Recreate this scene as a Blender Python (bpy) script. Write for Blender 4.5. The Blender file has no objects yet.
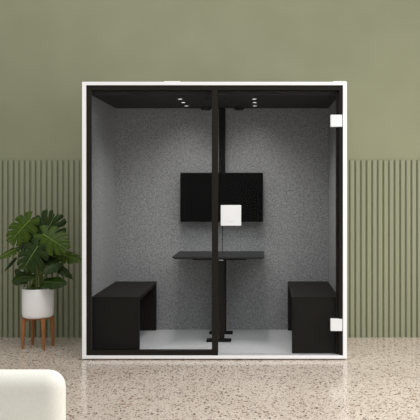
import bpy, bmesh, math, random
from mathutils import Vector, Matrix
random.seed(7)
S = bpy.context.scene
COL = S.collection

# ------------------------------------------------------------------ camera
CX, CZ, CD, F = 0.3937, 1.4256, 6.0, 724.0
cam = bpy.data.cameras.new('camera')
cam.sensor_width = 36; cam.lens = F/420*36
cam.shift_x = -(262-210)/420; cam.shift_y = -(210-188)/420
cam.clip_start = .05; cam.clip_end = 100
co = bpy.data.objects.new('camera', cam); COL.objects.link(co)
co.location = (CX, -CD, CZ); co.rotation_euler = (math.pi/2, 0, 0)
S.camera = co

# ------------------------------------------------------------------ world, lights, exposure
W = bpy.data.worlds.new('world'); S.world = W; W.use_nodes = True
bg = W.node_tree.nodes['Background']
bg.inputs[0].default_value = (.98, .985, 1.0, 1); bg.inputs[1].default_value = .74
def area(name, loc, target, sx, sy, power, col=(1,1,1), spread=math.pi):
    l = bpy.data.lights.new(name, 'AREA'); l.shape = 'RECTANGLE'; l.size = sx; l.size_y = sy
    l.energy = power; l.color = col; l.spread = spread
    o = bpy.data.objects.new(name, l); COL.objects.link(o)
    o.location = loc
    d = Vector(target) - Vector(loc)
    o.rotation_euler = d.to_track_quat('-Z', 'Y').to_euler()
    return o
area('window_daylight', (5.2, -1.6, 2.0), (0, .6, .9), 3.5, 2.6, 158, (1, .975, .95))
area('floor_softbox', (2.3, -2.6, 3.6), (1.9, -2.0, 0), 2.4, 1.6, 62, (1, .985, .98), math.radians(120))  # added softbox with no source in the room, brightens the right foreground floor
area('overhead_fill', (-.6, -2.0, 4.6), (-.4, -.6, 0), 4.0, 2.0, 80, (1, .98, .96))  # unseen fill added overhead to lift the left wall and near floor
S.view_settings.view_transform = 'Standard'; S.view_settings.look = 'None'
S.view_settings.gamma = 1; S.view_settings.use_curve_mapping = False
S.view_settings.exposure = -0.10

# ------------------------------------------------------------------ materials
def mat(name, col, rough=.5, metal=0, spec=.5):
    m = bpy.data.materials.new(name); m.use_nodes = True
    b = m.node_tree.nodes['Principled BSDF']
    b.inputs['Base Color'].default_value = (*col, 1); b.inputs['Roughness'].default_value = rough
    b.inputs['Metallic'].default_value = metal; b.inputs['Specular IOR Level'].default_value = spec
    return m
def nodes(m): return m.node_tree.nodes, m.node_tree.links, m.node_tree.nodes['Principled BSDF']
def noisy(name, c1, c2, scale, rough=.5, bump=0, detail=4, metal=0, lo=.35, hi=.65, spec=.5, stretch=None):
    m = mat(name, c1, rough, metal, spec); N, L, b = nodes(m)
    tc = N.new('ShaderNodeTexCoord'); nz = N.new('ShaderNodeTexNoise')
    nz.inputs['Scale'].default_value = scale; nz.inputs['Detail'].default_value = detail
    if stretch:
        mp = N.new('ShaderNodeMapping'); mp.inputs['Scale'].default_value = stretch
        L.new(tc.outputs['Object'], mp.inputs[0]); L.new(mp.outputs[0], nz.inputs['Vector'])
    else: L.new(tc.outputs['Object'], nz.inputs['Vector'])
    r = N.new('ShaderNodeValToRGB'); r.color_ramp.elements[0].position = lo; r.color_ramp.elements[1].position = hi
    r.color_ramp.elements[0].color = (*c1, 1); r.color_ramp.elements[1].color = (*c2, 1)
    L.new(nz.outputs['Fac'], r.inputs[0]); L.new(r.outputs[0], b.inputs['Base Color'])
    if bump:
        bp = N.new('ShaderNodeBump'); bp.inputs['Strength'].default_value = bump; bp.inputs['Distance'].default_value = .003
        L.new(nz.outputs['Fac'], bp.inputs['Height']); L.new(bp.outputs[0], b.inputs['Normal'])
    return m
def emit(name, col, k):
    m = mat(name, col); N, L, b = nodes(m)
    b.inputs['Emission Color'].default_value = (*col, 1); b.inputs['Emission Strength'].default_value = k
    return m
M = {}
M['wall'] = noisy('sage_wall_paint', (.232, .238, .151), (.245, .251, .161), 3, .85, .05, spec=.2)
M['flute'] = noisy('sage_panel_paint', (.228, .238, .154), (.245, .254, .166), 6, .7, 0, spec=.3, stretch=(1, 1, .1))
M['white'] = noisy('white_lacquer', (.81, .812, .81), (.83, .832, .83), 8, .4)
M['black'] = noisy('black_powder_coat', (.0125, .0105, .0080), (.015, .0128, .0100), 60, .55, spec=.1)
M['ceil'] = noisy('black_ceiling_felt', (.034, .029, .026), (.042, .036, .032), 80, .8, .1, spec=.2)
M['felt'] = noisy('grey_acoustic_felt', (.185, .184, .185), (.385, .382, .384), 78, .95, .4, detail=2, lo=.3, hi=.7, spec=.1)
M['pfloor'] = noisy('pale_grey_floor', (.62, .615, .62), (.66, .655, .66), 25, .35)
M['bench'] = noisy('black_bench_laminate', (.0115, .0096, .0078), (.0145, .0122, .0102), 40, .55, spec=.12)
M['desk'] = noisy('charcoal_desk_laminate', (.016, .016, .0165), (.020, .020, .0205), 50, .5, spec=.35)
M['screen'] = noisy('black_screen_glass', (.0022, .0022, .0021), (.0028, .0028, .0026), 5, .6, spec=.03)
M['bezel'] = noisy('black_plastic', (.005, .0048, .0046), (.0065, .0062, .006), 20, .5, spec=.12)
M['steel'] = noisy('brushed_steel', (.45, .46, .48), (.55, .56, .58), 60, .35, metal=1)
M['led'] = emit('lit_downlight_lens', (1, .98, .95), 2.2)
M['vent'] = noisy('dark_vent_plastic', (.006, .006, .006), (.008, .008, .008), 20, .6)
M['hplate'] = noisy('white_plate_lacquer', (.72, .73, .73), (.74, .75, .75), 10, .35)
M['hplate'].node_tree.nodes['Principled BSDF'].inputs['Roughness'].default_value = .45
M['mark'] = noisy('grey_printed_mark', (.62, .62, .61), (.66, .66, .65), 20, .5)
M['pot'] = noisy('white_glazed_ceramic', (.82, .81, .79), (.84, .83, .81), 6, .28)
M['soil'] = noisy('potting_soil', (.02, .014, .009), (.05, .035, .022), 60, .95, .6)
M['wood'] = noisy('warm_oiled_wood', (.24, .085, .018), (.34, .13, .03), 8, .45, 0, stretch=(9, 9, 1))
M['stem'] = noisy('green_petiole', (.085, .13, .012), (.12, .18, .02), 15, .45)
M['cream'] = noisy('cream_woven_upholstery', (.83, .81, .72), (.87, .85, .76), 120, .9, .2, spec=.15)
M['cleg'] = noisy('dark_furniture_foot', (.03, .02, .015), (.04, .03, .02), 20, .5)

# terrazzo
def terrazzo():
    m = mat('terrazzo', (.5, .42, .34), .16, 0, .5); N, L, b = nodes(m)
    tc = N.new('ShaderNodeTexCoord'); prev = None
    big = N.new('ShaderNodeTexNoise'); big.inputs['Scale'].default_value = 1.3; big.inputs['Detail'].default_value = 3
    L.new(tc.outputs['Object'], big.inputs['Vector'])
    r = N.new('ShaderNodeValToRGB')
    r.color_ramp.elements[0].color = (.535, .462, .388, 1); r.color_ramp.elements[0].position = .3
    r.color_ramp.elements[1].color = (.62, .545, .465, 1); r.color_ramp.elements[1].position = .7
    L.new(big.outputs['Fac'], r.inputs[0]); prev = r.outputs[0]
    # warp so that the chips are irregular
    nw = N.new('ShaderNodeTexNoise'); nw.inputs['Scale'].default_value = 45; nw.inputs['Detail'].default_value = 2
    L.new(tc.outputs['Object'], nw.inputs['Vector'])
    wm = N.new('ShaderNodeVectorMath'); wm.operation = 'MULTIPLY_ADD'
    wm.inputs[1].default_value = (.022,)*3; L.new(nw.outputs['Color'], wm.inputs[0]); L.new(tc.outputs['Object'], wm.inputs[2])
    def chips(scale, density, rad, colA, colB, seed, prev):
        mp = N.new('ShaderNodeMapping'); mp.inputs['Location'].default_value = (seed*3.1, seed*1.7, 0.5)
        mp.inputs['Rotation'].default_value = (0, 0, seed)
        L.new(wm.outputs[0], mp.inputs[0])
        v = N.new('ShaderNodeTexVoronoi'); v.voronoi_dimensions = '2D'; v.inputs['Scale'].default_value = scale; v.inputs['Randomness'].default_value = 1
        L.new(mp.outputs[0], v.inputs['Vector'])
        sep = N.new('ShaderNodeSeparateColor'); L.new(v.outputs['Color'], sep.inputs[0])
        pick = N.new('ShaderNodeMath'); pick.operation = 'LESS_THAN'; pick.inputs[1].default_value = density
        L.new(sep.outputs[0], pick.inputs[0])
        sz = N.new('ShaderNodeMath'); sz.operation = 'MULTIPLY_ADD'; sz.inputs[1].default_value = rad*.8; sz.inputs[2].default_value = rad*.45
        L.new(sep.outputs[1], sz.inputs[0])
        near = N.new('ShaderNodeMath'); near.operation = 'LESS_THAN'
        L.new(v.outputs['Distance'], near.inputs[0]); L.new(sz.outputs[0], near.inputs[1])
        mul = N.new('ShaderNodeMath'); mul.operation = 'MULTIPLY'; L.new(pick.outputs[0], mul.inputs[0]); L.new(near.outputs[0], mul.inputs[1])
        cm = N.new('ShaderNodeMix'); cm.data_type = 'RGBA'; cm.inputs[6].default_value = (*colA, 1); cm.inputs[7].default_value = (*colB, 1)
        L.new(sep.outputs[2], cm.inputs[0])
        mx = N.new('ShaderNodeMix'); mx.data_type = 'RGBA'; L.new(mul.outputs[0], mx.inputs[0]); L.new(prev, mx.inputs[6]); L.new(cm.outputs[2], mx.inputs[7])
        return mx.outputs[2]
    prev = chips(120, .58, .42, (.60, .52, .44), (.26, .18, .12), 1, prev)
    prev = chips(80, .34, .34, (.26, .17, .11), (.09, .075, .065), 2, prev)
    prev = chips(52, .22, .35, (.05, .045, .04), (.22, .12, .07), 3, prev)
    prev = chips(27, .15, .25, (.05, .05, .05), (.28, .15, .08), 4, prev)
    L.new(prev, b.inputs['Base Color'])
    return m
M['terrazzo'] = terrazzo()

def glass():
    m = bpy.data.materials.new('clear_glass'); m.use_nodes = True
    N, L = m.node_tree.nodes, m.node_tree.links; N.clear()
    out = N.new('ShaderNodeOutputMaterial'); t = N.new('ShaderNodeBsdfTransparent'); t.inputs[0].default_value = (.96, .97, .97, 1)
    g = N.new('ShaderNodeBsdfGlossy'); g.inputs['Roughness'].default_value = .02
    fr = N.new('ShaderNodeFresnel'); fr.inputs[0].default_value = 1.10
    mx = N.new('ShaderNodeMixShader'); L.new(fr.outputs[0], mx.inputs[0]); L.new(t.outputs[0], mx.inputs[1]); L.new(g.outputs[0], mx.inputs[2])
    L.new(mx.outputs[0], out.inputs[0]); return m
M['glass'] = glass()

def leafmat(name, dark, light, vein):
    m = mat(name, dark, .38, 0, .16); N, L, b = nodes(m)
    uv = N.new('ShaderNodeUVMap'); uv.uv_map = 'UVMap'
    s = N.new('ShaderNodeSeparateXYZ'); L.new(uv.outputs[0], s.inputs[0])
    tc = N.new('ShaderNodeTexCoord'); nz = N.new('ShaderNodeTexNoise'); nz.inputs['Scale'].default_value = 14
    L.new(tc.outputs['Object'], nz.inputs['Vector'])
    mx = N.new('ShaderNodeMix'); mx.data_type = 'RGBA'; mx.inputs[6].default_value = (*dark, 1); mx.inputs[7].default_value = (*light, 1)
    L.new(nz.outputs['Fac'], mx.inputs[0])
    # side vein down the middle of each lobe: uv.x runs 0..1 over a lobe
    a = N.new('ShaderNodeMath'); a.operation = 'SUBTRACT'; a.inputs[1].default_value = .5; L.new(s.outputs[0], a.inputs[0])
    c = N.new('ShaderNodeMath'); c.operation = 'ABSOLUTE'; L.new(a.outputs[0], c.inputs[0])
    d = N.new('ShaderNodeMapRange'); d.inputs[1].default_value = .02; d.inputs[2].default_value = .08; d.inputs[3].default_value = .40; d.inputs[4].default_value = 0
    L.new(c.outputs[0], d.inputs[0])
    m2 = N.new('ShaderNodeMix'); m2.data_type = 'RGBA'; m2.inputs[7].default_value = (*vein, 1)
    L.new(d.outputs[0], m2.inputs[0]); L.new(mx.outputs[2], m2.inputs[6])
    L.new(m2.outputs[2], b.inputs['Base Color'])
    return m
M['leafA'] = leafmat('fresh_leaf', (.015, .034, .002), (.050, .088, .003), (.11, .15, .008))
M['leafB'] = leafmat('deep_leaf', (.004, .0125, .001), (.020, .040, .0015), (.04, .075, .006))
M['ribB'] = noisy('dull_leaf_midrib', (.05, .085, .008), (.07, .11, .012), 10, .5)
M['rib'] = noisy('leaf_midrib', (.16, .24, .03), (.20, .28, .05), 10, .5)

# ------------------------------------------------------------------ mesh helpers
def box(bm, x0, x1, y0, y1, z0, z1, bev=0, seg=2):
    t = bmesh.new(); bmesh.ops.create_cube(t, size=1)
    for v in t.verts:
        v.co = Vector(((x0+x1)/2 + v.co.x*(x1-x0), (y0+y1)/2 + v.co.y*(y1-y0), (z0+z1)/2 + v.co.z*(z1-z0)))
    if bev: bmesh.ops.bevel(t, geom=t.edges[:], offset=bev, segments=seg, profile=.5, affect='EDGES')
    me = bpy.data.meshes.new('tmp'); t.to_mesh(me); t.free(); bm.from_mesh(me); bpy.data.meshes.remove(me)
def tube(bm, pts, rads, n=10, cap=True):
    rings = []
    for i, p in enumerate(pts):
        p = Vector(p)
        d = (Vector(pts[min(i+1, len(pts)-1)]) - Vector(pts[max(i-1, 0)])).normalized()
        a = d.cross(Vector((0, 1, 0.013))); 
        if a.length < 1e-3: a = d.cross(Vector((1, 0, 0)))
        a.normalize(); b_ = d.cross(a)
        rings.append([bm.verts.new(p + rads[i]*(math.cos(2*math.pi*k/n)*a + math.sin(2*math.pi*k/n)*b_)) for k in range(n)])
    for r0, r1 in zip(rings, rings[1:]):
        for k in range(n): bm.faces.new((r0[k], r0[(k+1) % n], r1[(k+1) % n], r1[k]))
    if cap: bm.faces.new(rings[0][::-1]); bm.faces.new(rings[-1])
def lathe(bm, prof, n=48, cap0=True, cap1=False):
    rings = [[bm.verts.new((r*math.cos(2*math.pi*k/n), r*math.sin(2*math.pi*k/n), z)) for k in range(n)] for r, z in prof]
    for r0, r1 in zip(rings, rings[1:]):
        for k in range(n): bm.faces.new((r0[k], r0[(k+1) % n], r1[(k+1) % n], r1[k]))
    if cap0: bm.faces.new(rings[0][::-1])
    if cap1: bm.faces.new(rings[-1])
def link(name, bm, m, parent=None, loc=(0, 0, 0), smooth=False):
    me = bpy.data.meshes.new(name); bmesh.ops.recalc_face_normals(bm, faces=bm.faces[:]); bm.to_mesh(me); bm.free()
    for mm in (m if isinstance(m, (list, tuple)) else [m]): me.materials.append(mm)
    if smooth:
        for p in me.polygons: p.use_smooth = True
    o = bpy.data.objects.new(name, me); COL.objects.link(o); o.location = loc
    if parent: o.parent = parent
    return o
def B(name, dims, m, parent=None, bev=0, seg=2, loc=(0, 0, 0)):
    bm = bmesh.new(); box(bm, *dims, bev=bev, seg=seg); return link(name, bm, m, parent, loc)
def thing(name, label, cat, loc, group=None, rz=0):
    o = bpy.data.objects.new(name, None); COL.objects.link(o); o.location = loc; o.rotation_euler[2] = rz
    o.empty_display_size = .05
    o['label'] = label; o['category'] = cat
    if group: o['group'] = group
    return o
def structure(o, label): o['kind'] = 'structure'; o['label'] = label; return o

# ------------------------------------------------------------------ the room
WY = 0.92            # face of the back wall
bm = bmesh.new(); box(bm, -5, 5.5, -7, 1.6, -.1, 0)
structure(link('floor', bm, M['terrazzo']), 'polished beige terrazzo floor with brown and black chips').data
bm = bmesh.new()     # wall with the recess that the booth is pushed into
box(bm, -5, -1.112, WY, 1.5, 0, 4.4); box(bm, 1.112, 5.5, WY, 1.5, 0, 4.4)
box(bm, -1.112, 1.112, WY, 1.5, 2.32, 4.4); box(bm, -1.112, 1.112, 1.24, 1.5, 0, 2.32)
structure(link('wall_back', bm, M['wall']), 'plain sage green wall above and behind the booth')
def fluted(name, x_groove, period, n, direction, label, xlim):
    # one profile extruded upwards: rounded slats with narrow grooves between them
    bm = bmesh.new(); gap = .0145; dep = .025; r = .010
    prof = []
    for i in range(n):
        g0 = x_groove + direction*i*period
        a, b_ = (g0 + gap/2, g0 + period - gap/2) if direction > 0 else (g0 - period + gap/2, g0 - gap/2)
        if a < xlim[0] or b_ > xlim[1]: a, b_ = max(a, xlim[0]), min(b_, xlim[1])
        if b_ - a < .008: continue
        rr = min(r, (b_-a)/2*.9)
        pts = [(a, WY-.004)]
        for k in range(5):
            t = math.pi/2*k/4; pts.append((a + rr - rr*math.cos(t), WY - dep + rr - rr*math.sin(t)))
        for k in range(5):
            t = math.pi/2*(1-k/4); pts.append((b_ - rr + rr*math.cos(t), WY - dep + rr - rr*math.sin(t)))
        pts.append((b_, WY-.004))
        lo = [bm.verts.new((x, y, .0)) for x, y in pts]; hi = [bm.verts.new((x, y, 1.690)) for x, y in pts]
        for k in range(len(pts)-1): bm.faces.new((lo[k], lo[k+1], hi[k+1], hi[k]))
        bm.faces.new(hi); bm.faces.new(lo[::-1])
    box(bm, xlim[0], xlim[1], WY-.0045, WY+.001, 0, 1.690)
    return structure(link(name, bm, M['flute']), label)
wx = lambda px: CX + (px-262)/F*(CD+WY-.015)
fluted('trim_1', wx(80.1), 5.515/F*6.905, 52, -1, 'fluted sage green wall panelling left of the booth', (-4.2, wx(79.6)+.06))
o = bpy.data.objects['trim_1']
fluted('trim_2', wx(354.9)-2*5.61/F*6.905, 5.61/F*6.905, 50, 1, 'fluted sage green wall panelling right of the booth', (1.113, 3.9))

# ------------------------------------------------------------------ the booth
pod = thing('office_booth', 'white framed glass front office booth lined with grey felt', 'office booth', (0, 0, 0))
bm = bmesh.new()
box(bm, -1.098, -1.065, 0, 1.15, .010, 2.306, .0015); box(bm, 1.065, 1.098, 0, 1.15, .010, 2.306, .0015)
box(bm, -1.0655, 1.0655, 0, 1.15, 2.278, 2.306, .0015); box(bm, -1.0655, 1.0655, 0, 1.15, .010, .0335, .0015)
box(bm, -1.066, 1.066, 1.125, 1.15, .03, 2.28)
link('outer_shell', bm, M['white'], pod)
B('contact_shade_plinth', (-1.085, 1.085, .03, 1.13, 0, .011), M['black'], pod)  # black inset base, added to draw the dark contact line under the shell
for x0, x1 in ((-.418, -.285), (.985, 1.092)): B('roof_plate', (x0, x1, .0, .10, 2.3055, 2.3115), M['white'], pod, .001)
B('back_panel', (-1.064, 1.064, 1.10, 1.124, .034, 2.277), M['felt'], pod)
B('side_panel', (-1.064, -1.041, .050, 1.099, .036, 2.238), M['felt'], pod)
B('side_panel', (1.043, 1.064, .09, 1.099, .036, 2.238), M['felt'], pod)
B('ceiling_panel', (-1.064, 1.064, .075, 1.0995, 2.207, 2.277), M['ceil'], pod)
B('floor_panel', (-1.064, 1.064, .004, 1.0995, .0336, .0365), M['pfloor'], pod)
# black front frame: top bar, left post, centre mullion, left bottom rail, right jamb with its step
bm = bmesh.new()
box(bm, -1.065, 1.065, .010, .070, 2.238, 2.278, .001)
box(bm, -1.065, -1.026, .010, .046, .034, 2.238, .001)
box(bm, -1.0265, -.0225, .010, .070, .034, .074, .001)
box(bm, -.0225, .0275, .006, .070, .034, 2.238, .001)
link('front_frame', bm, M['black'], pod)
bm = bmesh.new(); box(bm, 1.036, 1.065, .010, .070, .040, 2.238, .001); box(bm, 1.012, 1.0365, .040, .076, .040, 2.2065, .001)
link('door_jamb', bm, M['black'], pod)
B('glass_pane', (-1.0255, -.023, .036, .044, .0745, 2.2375), M['glass'], pod)
B('glazing_bead', (-1.0265, -1.0235, .030, .036, .0745, 2.2375), noisy('slate_rubber', (.05, .055, .075), (.06, .065, .085), 20, .4), pod)
door = B('glass_door', (.034, 1.030, .026, .036, .043, 2.232), M['glass'], pod)
for z0, z1 in ((1.933, 2.033), (.240, .339)):
    h = B('hinge', (.962, 1.0595, -.002, .050, z0, z1), M['hplate'], door, .003)
    h['label'] = 'square white door hinge'
lk = B('lock_plate', (.052, .2200, -.010, .052, 1.113, 1.283), M['hplate'], door, .003)
lk['label'] = 'square white lock plate'
bm = bmesh.new()      # faint thumb turn low on the plate
for k in range(12):
    a0, a1 = math.radians(200 + k*11.6), math.radians(211.6 + k*11.6)
    vs = [bm.verts.new((.136 + q*math.cos(a), -.0104, 1.166 + q*math.sin(a))) for q, a in ((.020, a0), (.026, a0), (.026, a1), (.020, a1))]
    vb = [bm.verts.new((v.co.x, -.0098, v.co.z)) for v in vs]
    bm.faces.new(vs); bm.faces.new(vb[::-1])
    for j in range(4): bm.faces.new((vs[j], vb[j], vb[(j+1) % 4], vs[(j+1) % 4]))
link('lock_mark', bm, M['mark'], door)
# cable duct from ceiling to screen, in two profiles
bm = bmesh.new(); box(bm, -.026, .034, 1.055, 1.0995, 1.50, 2.2065, .002); box(bm, -.008, .018, 1.045, 1.056, 1.50, 2.2065, .002)
link('cable_duct', bm, M['bezel'], pod)
# ceiling fittings
for x in (-.322, .327):
    for y in (.32, .58, .85):
        bm = bmesh.new(); lathe(bm, [(.026, .004), (.027, .0), (.0235, -.003), (.0225, .0)], 28, cap0=True)
        ring = link('downlight', bm, M['black'], pod, (x, y, 2.2035), True)
        bm = bmesh.new(); lathe(bm, [(.0235, .002), (.0235, -.0005)], 28, cap1=True)
        link('lens', bm, M['led'], ring)
        l = bpy.data.lights.new('downlight_lamp', 'SPOT'); l.energy = {.32: 22, .58: 20, .85: 4.5}[y]; l.spot_size = math.radians(140); l.spot_blend = 1; l.shadow_soft_size = .10; l.color = (1, .98, .96)
        lo = bpy.data.objects.new('downlight_lamp', l); COL.objects.link(lo); lo.location = (x, y, 2.185)
for x in (-.150, .172):
    bm = bmesh.new(); lathe(bm, [(.050, .0), (.050, -.020), (.042, -.027), (.012, -.029)], 28, cap0=True, cap1=True)
    link('ceiling_sensor', bm, M['vent'], pod, (x, 1.00, 2.207), True)
for x in (-.085, .062):
    bm = bmesh.new()
    box(bm, x-.03, x+.03, .32, .86, 2.203, 2.2075, .001)
    for k in range(9): box(bm, x-.024, x+.024, .345+k*.057, .375+k*.057, 2.2005, 2.2035)
    link('ventilation_grille', bm, M['vent'], pod)

# ------------------------------------------------------------------ benches
FZ = .0367
def bench(x0, x1, label):
    cx = (x0+x1)/2; w = (x1-x0)/2
    t = thing('bench', label, 'bench', (cx, .59, FZ), 'benches inside the booth')
    B('seat', (-w, w, -.51, .505, .458, .4735), M['bench'], t, .0015)
    B('end_panel', (-w+.001, w-.001, -.507, -.467, 0, .458), M['bench'], t, .0015)
    B('end_panel', (-w+.001, w-.001, .462, .502, 0, .458), M['bench'], t, .0015)
    B('seat_rail', (-w+.012, w-.012, -.467, .462, .430, .458), M['bench'], t)
bench(-1.0395, -.638, 'black open-sided bench against the left side wall of the booth')
bench(.645, 1.0415, 'black open-sided bench beneath the lower door hinge, at the right side wall')

# ------------------------------------------------------------------ desk
d = thing('standing_desk', 'charcoal fixed desk on two black T shaped legs under the screen', 'desk', (0, .78, FZ))
bm = bmesh.new()   # top with an underside chamfer
zt, zb = .808-FZ, .792-FZ
o4 = [(-.412, -.30), (.414, -.30), (.414, .305), (-.412, .305)]
i4 = [(-.385, -.285), (.387, -.285), (.387, .305), (-.385, .305)]
a = [bm.verts.new((x, y, zt)) for x, y in o4]; b_ = [bm.verts.new((x, y, zt-.008)) for x, y in o4]; c = [bm.verts.new((x, y, zb-.004)) for x, y in i4]
bm.faces.new(a); bm.faces.new(c[::-1])
for k in range(4):
    bm.faces.new((a[k], b_[k], b_[(k+1) % 4], a[(k+1) % 4])); bm.faces.new((b_[k], c[k], c[(k+1) % 4], b_[(k+1) % 4]))
link('desktop', bm, M['desk'], d)
for y0, fy in ((-.235, -.255), (.115, .095)):
    B('leg', (-.0475, .0525, y0, y0+.045, .018, zb-.034), M['black'], d, .003)
    B('foot', (-.108, .114, fy-.005, fy+.085, 0, .018), M['bezel'], d, .003)
B('under_frame', (-.24, .245, -.16, .19, zb-.026, zb-.004), M['black'], d, .002)
cl = B('clamp', (.005, .045, -.262, -.246, zb-.022, zb-.010), M['steel'], d, .002); cl['label'] = 'small steel clamp under the front edge'

# ------------------------------------------------------------------ screen
tv = thing('wall_screen', 'wide black flat screen mounted on the booth back wall above the desk', 'screen', (.004, 1.02, 1.0985))
B('housing', (-.40, .40, -.030, .012, 0, .4755), M['bezel'], tv, .004)
B('display', (-.392, .392, -.0315, -.029, .010, .4675), M['screen'], tv)
B('wall_bracket', (-.16, .16, .012, .079, .10, .38), M['bezel'], tv)
bm = bmesh.new(); tube(bm, [(.004, .03, .02), (.004, .03, -.05), (.0035, .03, -.20), (.004, .03, -.2885)], [.0032]*4, 8)
link('power_cable', bm, M['bezel'], tv)

# ------------------------------------------------------------------ plant stand
px0, py0 = -1.613, .485
st = thing('plant_stand', 'four-legged warm wooden stand holding the white round pot', 'plant stand', (px0, py0, 0), rz=math.radians(-10.5))
for sx in (-1, 1):
    for sy in (-1, 1):
        bm = bmesh.new()
        tube(bm, [(sx*.1, sy*.088, 0), (sx*.097, sy*.086, .15), (sx*.092, sy*.082, .272)], [.0115, .0170, .0205], 12)
        link('leg', bm, M['wood'], st, smooth=False)
bm = bmesh.new(); box(bm, -.11, .11, -.013, .013, .246, .268, .002); link('cross_bar', bm, M['wood'], st).rotation_euler[2] = math.radians(41)
bm = bmesh.new(); box(bm, -.11, .11, -.013, .013, .2465, .2685, .002); link('cross_bar', bm, M['wood'], st).rotation_euler[2] = math.radians(-41)

# ------------------------------------------------------------------ potted plant
pl = thing('potted_plant', 'leafy split-leaf plant in a white round pot beside the booth', 'potted plant', (px0, py0, .2705))
bm = bmesh.new()
pr = [(.08, 0), (.115, .002), (.127, .006), (.134, .018), (.1375, .04), (.1385, .15), (.1380, .264), (.1365, .270), (.134, .2715), (.1315, .269), (.130, .255), (.128, .20)]
lathe(bm, pr, 64); link('pot', bm, M['pot'], pl, smooth=True).scale = (1, 1, .965)
bm = bmesh.new(); lathe(bm, [(.1285, .222), (.12, .232), (.06, .238), (.01, .240)], 32, cap1=True); link('soil', bm, M['soil'], pl, smooth=True)

def leaf_mesh(L, Wd, nl, bend, cup, deep, seed):
    """heart-shaped split leaf in its own frame: +x to the tip, y sideways, z up"""
    rnd = random.Random(seed); bm = bmesh.new(); uvl = bm.loops.layers.uv.new('UVMap')
    NV, NU = 9, 4
    def pos(u, v, s):
        # u along the midrib, v outwards; the blade starts behind the stalk and closes at the tip
        bx = L*(.84*u)
        ang = math.radians(158*(1-u)**.9 + 12*u)
        ang = math.radians(12 + 140*(1-u)**1.25)
        wr = Wd*(.74 + .40*math.sin(math.pi*min(1, u*1.02))**.9)*(1-.50*u**3.0)
        if u > .8: wr *= 1-.35*(u-.8)/.2
        sweep = ang - .35*v*math.sin(math.pi*u)
        x = bx + v*wr*math.cos(sweep); y = s*v*wr*math.sin(sweep)
        return x, y
    def shape(x, y):
        r = x/L
        z = -bend*L*max(r, -.3)**2 - cup*abs(y)*(.35+abs(y)/Wd) 
        return Vector((x, y, z))
    for s in (-1, 1):
        for k in range(nl):
            a, b_ = k/nl, (k+1)/nl
            v0 = (.48 if deep else .85) + rnd.uniform(-.1, .1)
            gp = (.085 if deep else .03)/nl*(1+rnd.uniform(-.2, .3))
            vm = 1 + rnd.uniform(-.07, .05)
            grid = []
            for j in range(NV+1):
                v = j/NV
                g = 0 if v <= v0 else gp*min(1, ((v-v0)/(1-v0))*2.2)**.6
                if v > .88: g += (.16/nl)*((v-.88)/.12)
                ga = 0 if k == 0 else g; gb = 0 if (k == nl-1) else g
                row = []
                for i in range(NU+1):
                    u = (a+ga) + (b_-gb-a-ga)*i/NU
                    x, y = pos(u, v*vm, s)
                    p = shape(x, y)
                    p.z += -.010*math.cos(math.pi*2*i/NU)*v*(Wd/.12)*.35
                    row.append(bm.verts.new(p))
                grid.append(row)
            for j in range(NV):
                for i in range(NU):
                    f = bm.faces.new((grid[j][i], grid[j][i+1], grid[j+1][i+1], grid[j+1][i])); f.smooth = True
                    for lp, (ii, jj) in zip(f.loops, ((i, j), (i+1, j), (i+1, j+1), (i, j+1))):
                        lp[uvl].uv = (ii/NU, jj/NV)
    bmesh.ops.remove_doubles(bm, verts=bm.verts[:], dist=.0006)
    # midrib, second material
    n0 = len(bm.faces)
    pts = [shape(L*.93*t/8, 0) + Vector((0, 0, .0012)) for t in range(9)]
    tube(bm, pts, [.0032*(1-.75*t/8) for t in range(9)], 6)
    bm.faces.ensure_lookup_table()
    for f in bm.faces[n0:]: f.material_index = 1
    return bm
def P(px, py, yy):
    dd = CD + yy
    return Vector((CX + (px-262)/F*dd, yy, CZ - (py-188)/F*dd))
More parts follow.
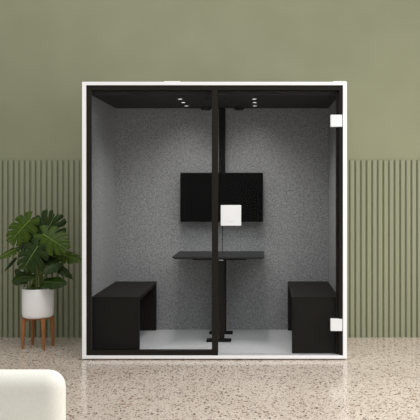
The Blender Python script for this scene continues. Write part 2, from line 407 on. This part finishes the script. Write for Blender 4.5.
# attach px, tip px, depth at attach / tip, half-width as a share of length, face tilt, lobes, shade, bend, cup
leaves = [
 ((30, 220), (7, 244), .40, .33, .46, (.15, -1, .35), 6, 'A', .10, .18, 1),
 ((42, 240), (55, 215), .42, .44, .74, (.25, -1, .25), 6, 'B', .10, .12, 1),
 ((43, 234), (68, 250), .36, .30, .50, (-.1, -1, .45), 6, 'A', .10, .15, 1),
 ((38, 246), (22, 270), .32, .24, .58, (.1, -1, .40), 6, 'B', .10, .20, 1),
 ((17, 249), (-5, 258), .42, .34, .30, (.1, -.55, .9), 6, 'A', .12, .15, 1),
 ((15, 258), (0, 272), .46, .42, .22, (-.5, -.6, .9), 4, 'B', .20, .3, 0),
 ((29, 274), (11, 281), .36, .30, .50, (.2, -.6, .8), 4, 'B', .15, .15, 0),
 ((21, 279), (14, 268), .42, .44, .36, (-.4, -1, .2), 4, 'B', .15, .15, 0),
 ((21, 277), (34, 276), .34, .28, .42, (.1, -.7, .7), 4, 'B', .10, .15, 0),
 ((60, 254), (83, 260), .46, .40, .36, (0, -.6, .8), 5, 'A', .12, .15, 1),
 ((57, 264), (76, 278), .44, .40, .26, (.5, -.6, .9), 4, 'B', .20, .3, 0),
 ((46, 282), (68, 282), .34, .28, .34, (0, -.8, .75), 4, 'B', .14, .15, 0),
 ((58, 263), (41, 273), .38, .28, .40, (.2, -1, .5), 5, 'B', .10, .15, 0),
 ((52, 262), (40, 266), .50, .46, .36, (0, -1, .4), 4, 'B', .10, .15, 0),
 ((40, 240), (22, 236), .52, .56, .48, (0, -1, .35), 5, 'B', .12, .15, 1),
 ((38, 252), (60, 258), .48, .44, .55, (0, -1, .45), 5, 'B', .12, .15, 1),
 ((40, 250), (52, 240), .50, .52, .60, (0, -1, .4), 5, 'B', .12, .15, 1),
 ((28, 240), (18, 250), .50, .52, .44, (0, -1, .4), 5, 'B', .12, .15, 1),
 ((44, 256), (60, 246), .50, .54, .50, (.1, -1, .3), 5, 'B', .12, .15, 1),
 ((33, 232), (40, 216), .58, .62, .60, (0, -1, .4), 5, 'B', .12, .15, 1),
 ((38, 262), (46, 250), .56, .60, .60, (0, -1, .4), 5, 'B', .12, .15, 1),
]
PL = Vector((px0, py0, .2705))
for i, (pa, pt, ya, yt, wr, nrm, nl, sh, bend, cup, deep) in enumerate(leaves):
    A, T = P(*pa, ya), P(*pt, yt)
    L_ = (T-A).length/.98
    X = (T-A).normalized(); Z = Vector(nrm); Z = (Z - Z.dot(X)*X).normalized(); Y = Z.cross(X)
    R = Matrix((X, Y, Z)).transposed().to_4x4()
    bm = leaf_mesh(L_, L_*wr*.86, nl, bend, cup, deep, i)
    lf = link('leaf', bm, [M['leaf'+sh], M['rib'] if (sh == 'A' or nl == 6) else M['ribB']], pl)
    lf.matrix_local = Matrix.Translation(A-PL) @ R
    # stalk from the soil, arching up to the leaf
    an = 2*math.pi*(i*.382); rr = .02 + .05*((i*7) % 5)/5
    base = Vector((rr*1.5*math.cos(an), -.03+rr*.8*math.sin(an), .225)); top = A-PL
    mid = base.lerp(top, .55); mid.z = base.z + (top.z-base.z)*.80; mid.x = base.x + (top.x-base.x)*.35
    pts = []
    for k in range(11):
        t = k/10; pts.append(base*(1-t)**2 + mid*2*t*(1-t) + top*t*t)
    bm = bmesh.new(); tube(bm, pts, [.0062 - .0032*k/10 for k in range(11)], 8)
    link('stalk', bm, M['stem'], pl, smooth=True)

# ------------------------------------------------------------------ armchair in the foreground
ac = thing('armchair', 'cream upholstered armchair with rounded back edges in the lower left foreground', 'armchair', (-.78, -3.55, 0))
def soft(name, dims, bev, loc=(0, 0, 0)):
    o = B(name, dims, M['cream'], ac, bev, 6)
    for p in o.data.polygons: p.use_smooth = True
    return o
soft('backrest', (-.445, .457, .12, .25, .12, .763), .064)
soft('base', (-.44, .44, -.42, .13, .12, .30), .03)
soft('seat_cushion', (-.33, .33, -.43, .12, .30, .44), .045)
soft('armrest', (-.445, -.33, -.43, .13, .13, .56), .045)
soft('armrest', (.33, .445, -.43, .13, .13, .56), .045)
for sx in (-.38, .38):
    for y in (-.36, .20):
        bm = bmesh.new(); tube(bm, [(sx, y, 0), (sx, y, .125)], [.014, .022], 12); link('leg', bm, M['cleg'], ac)
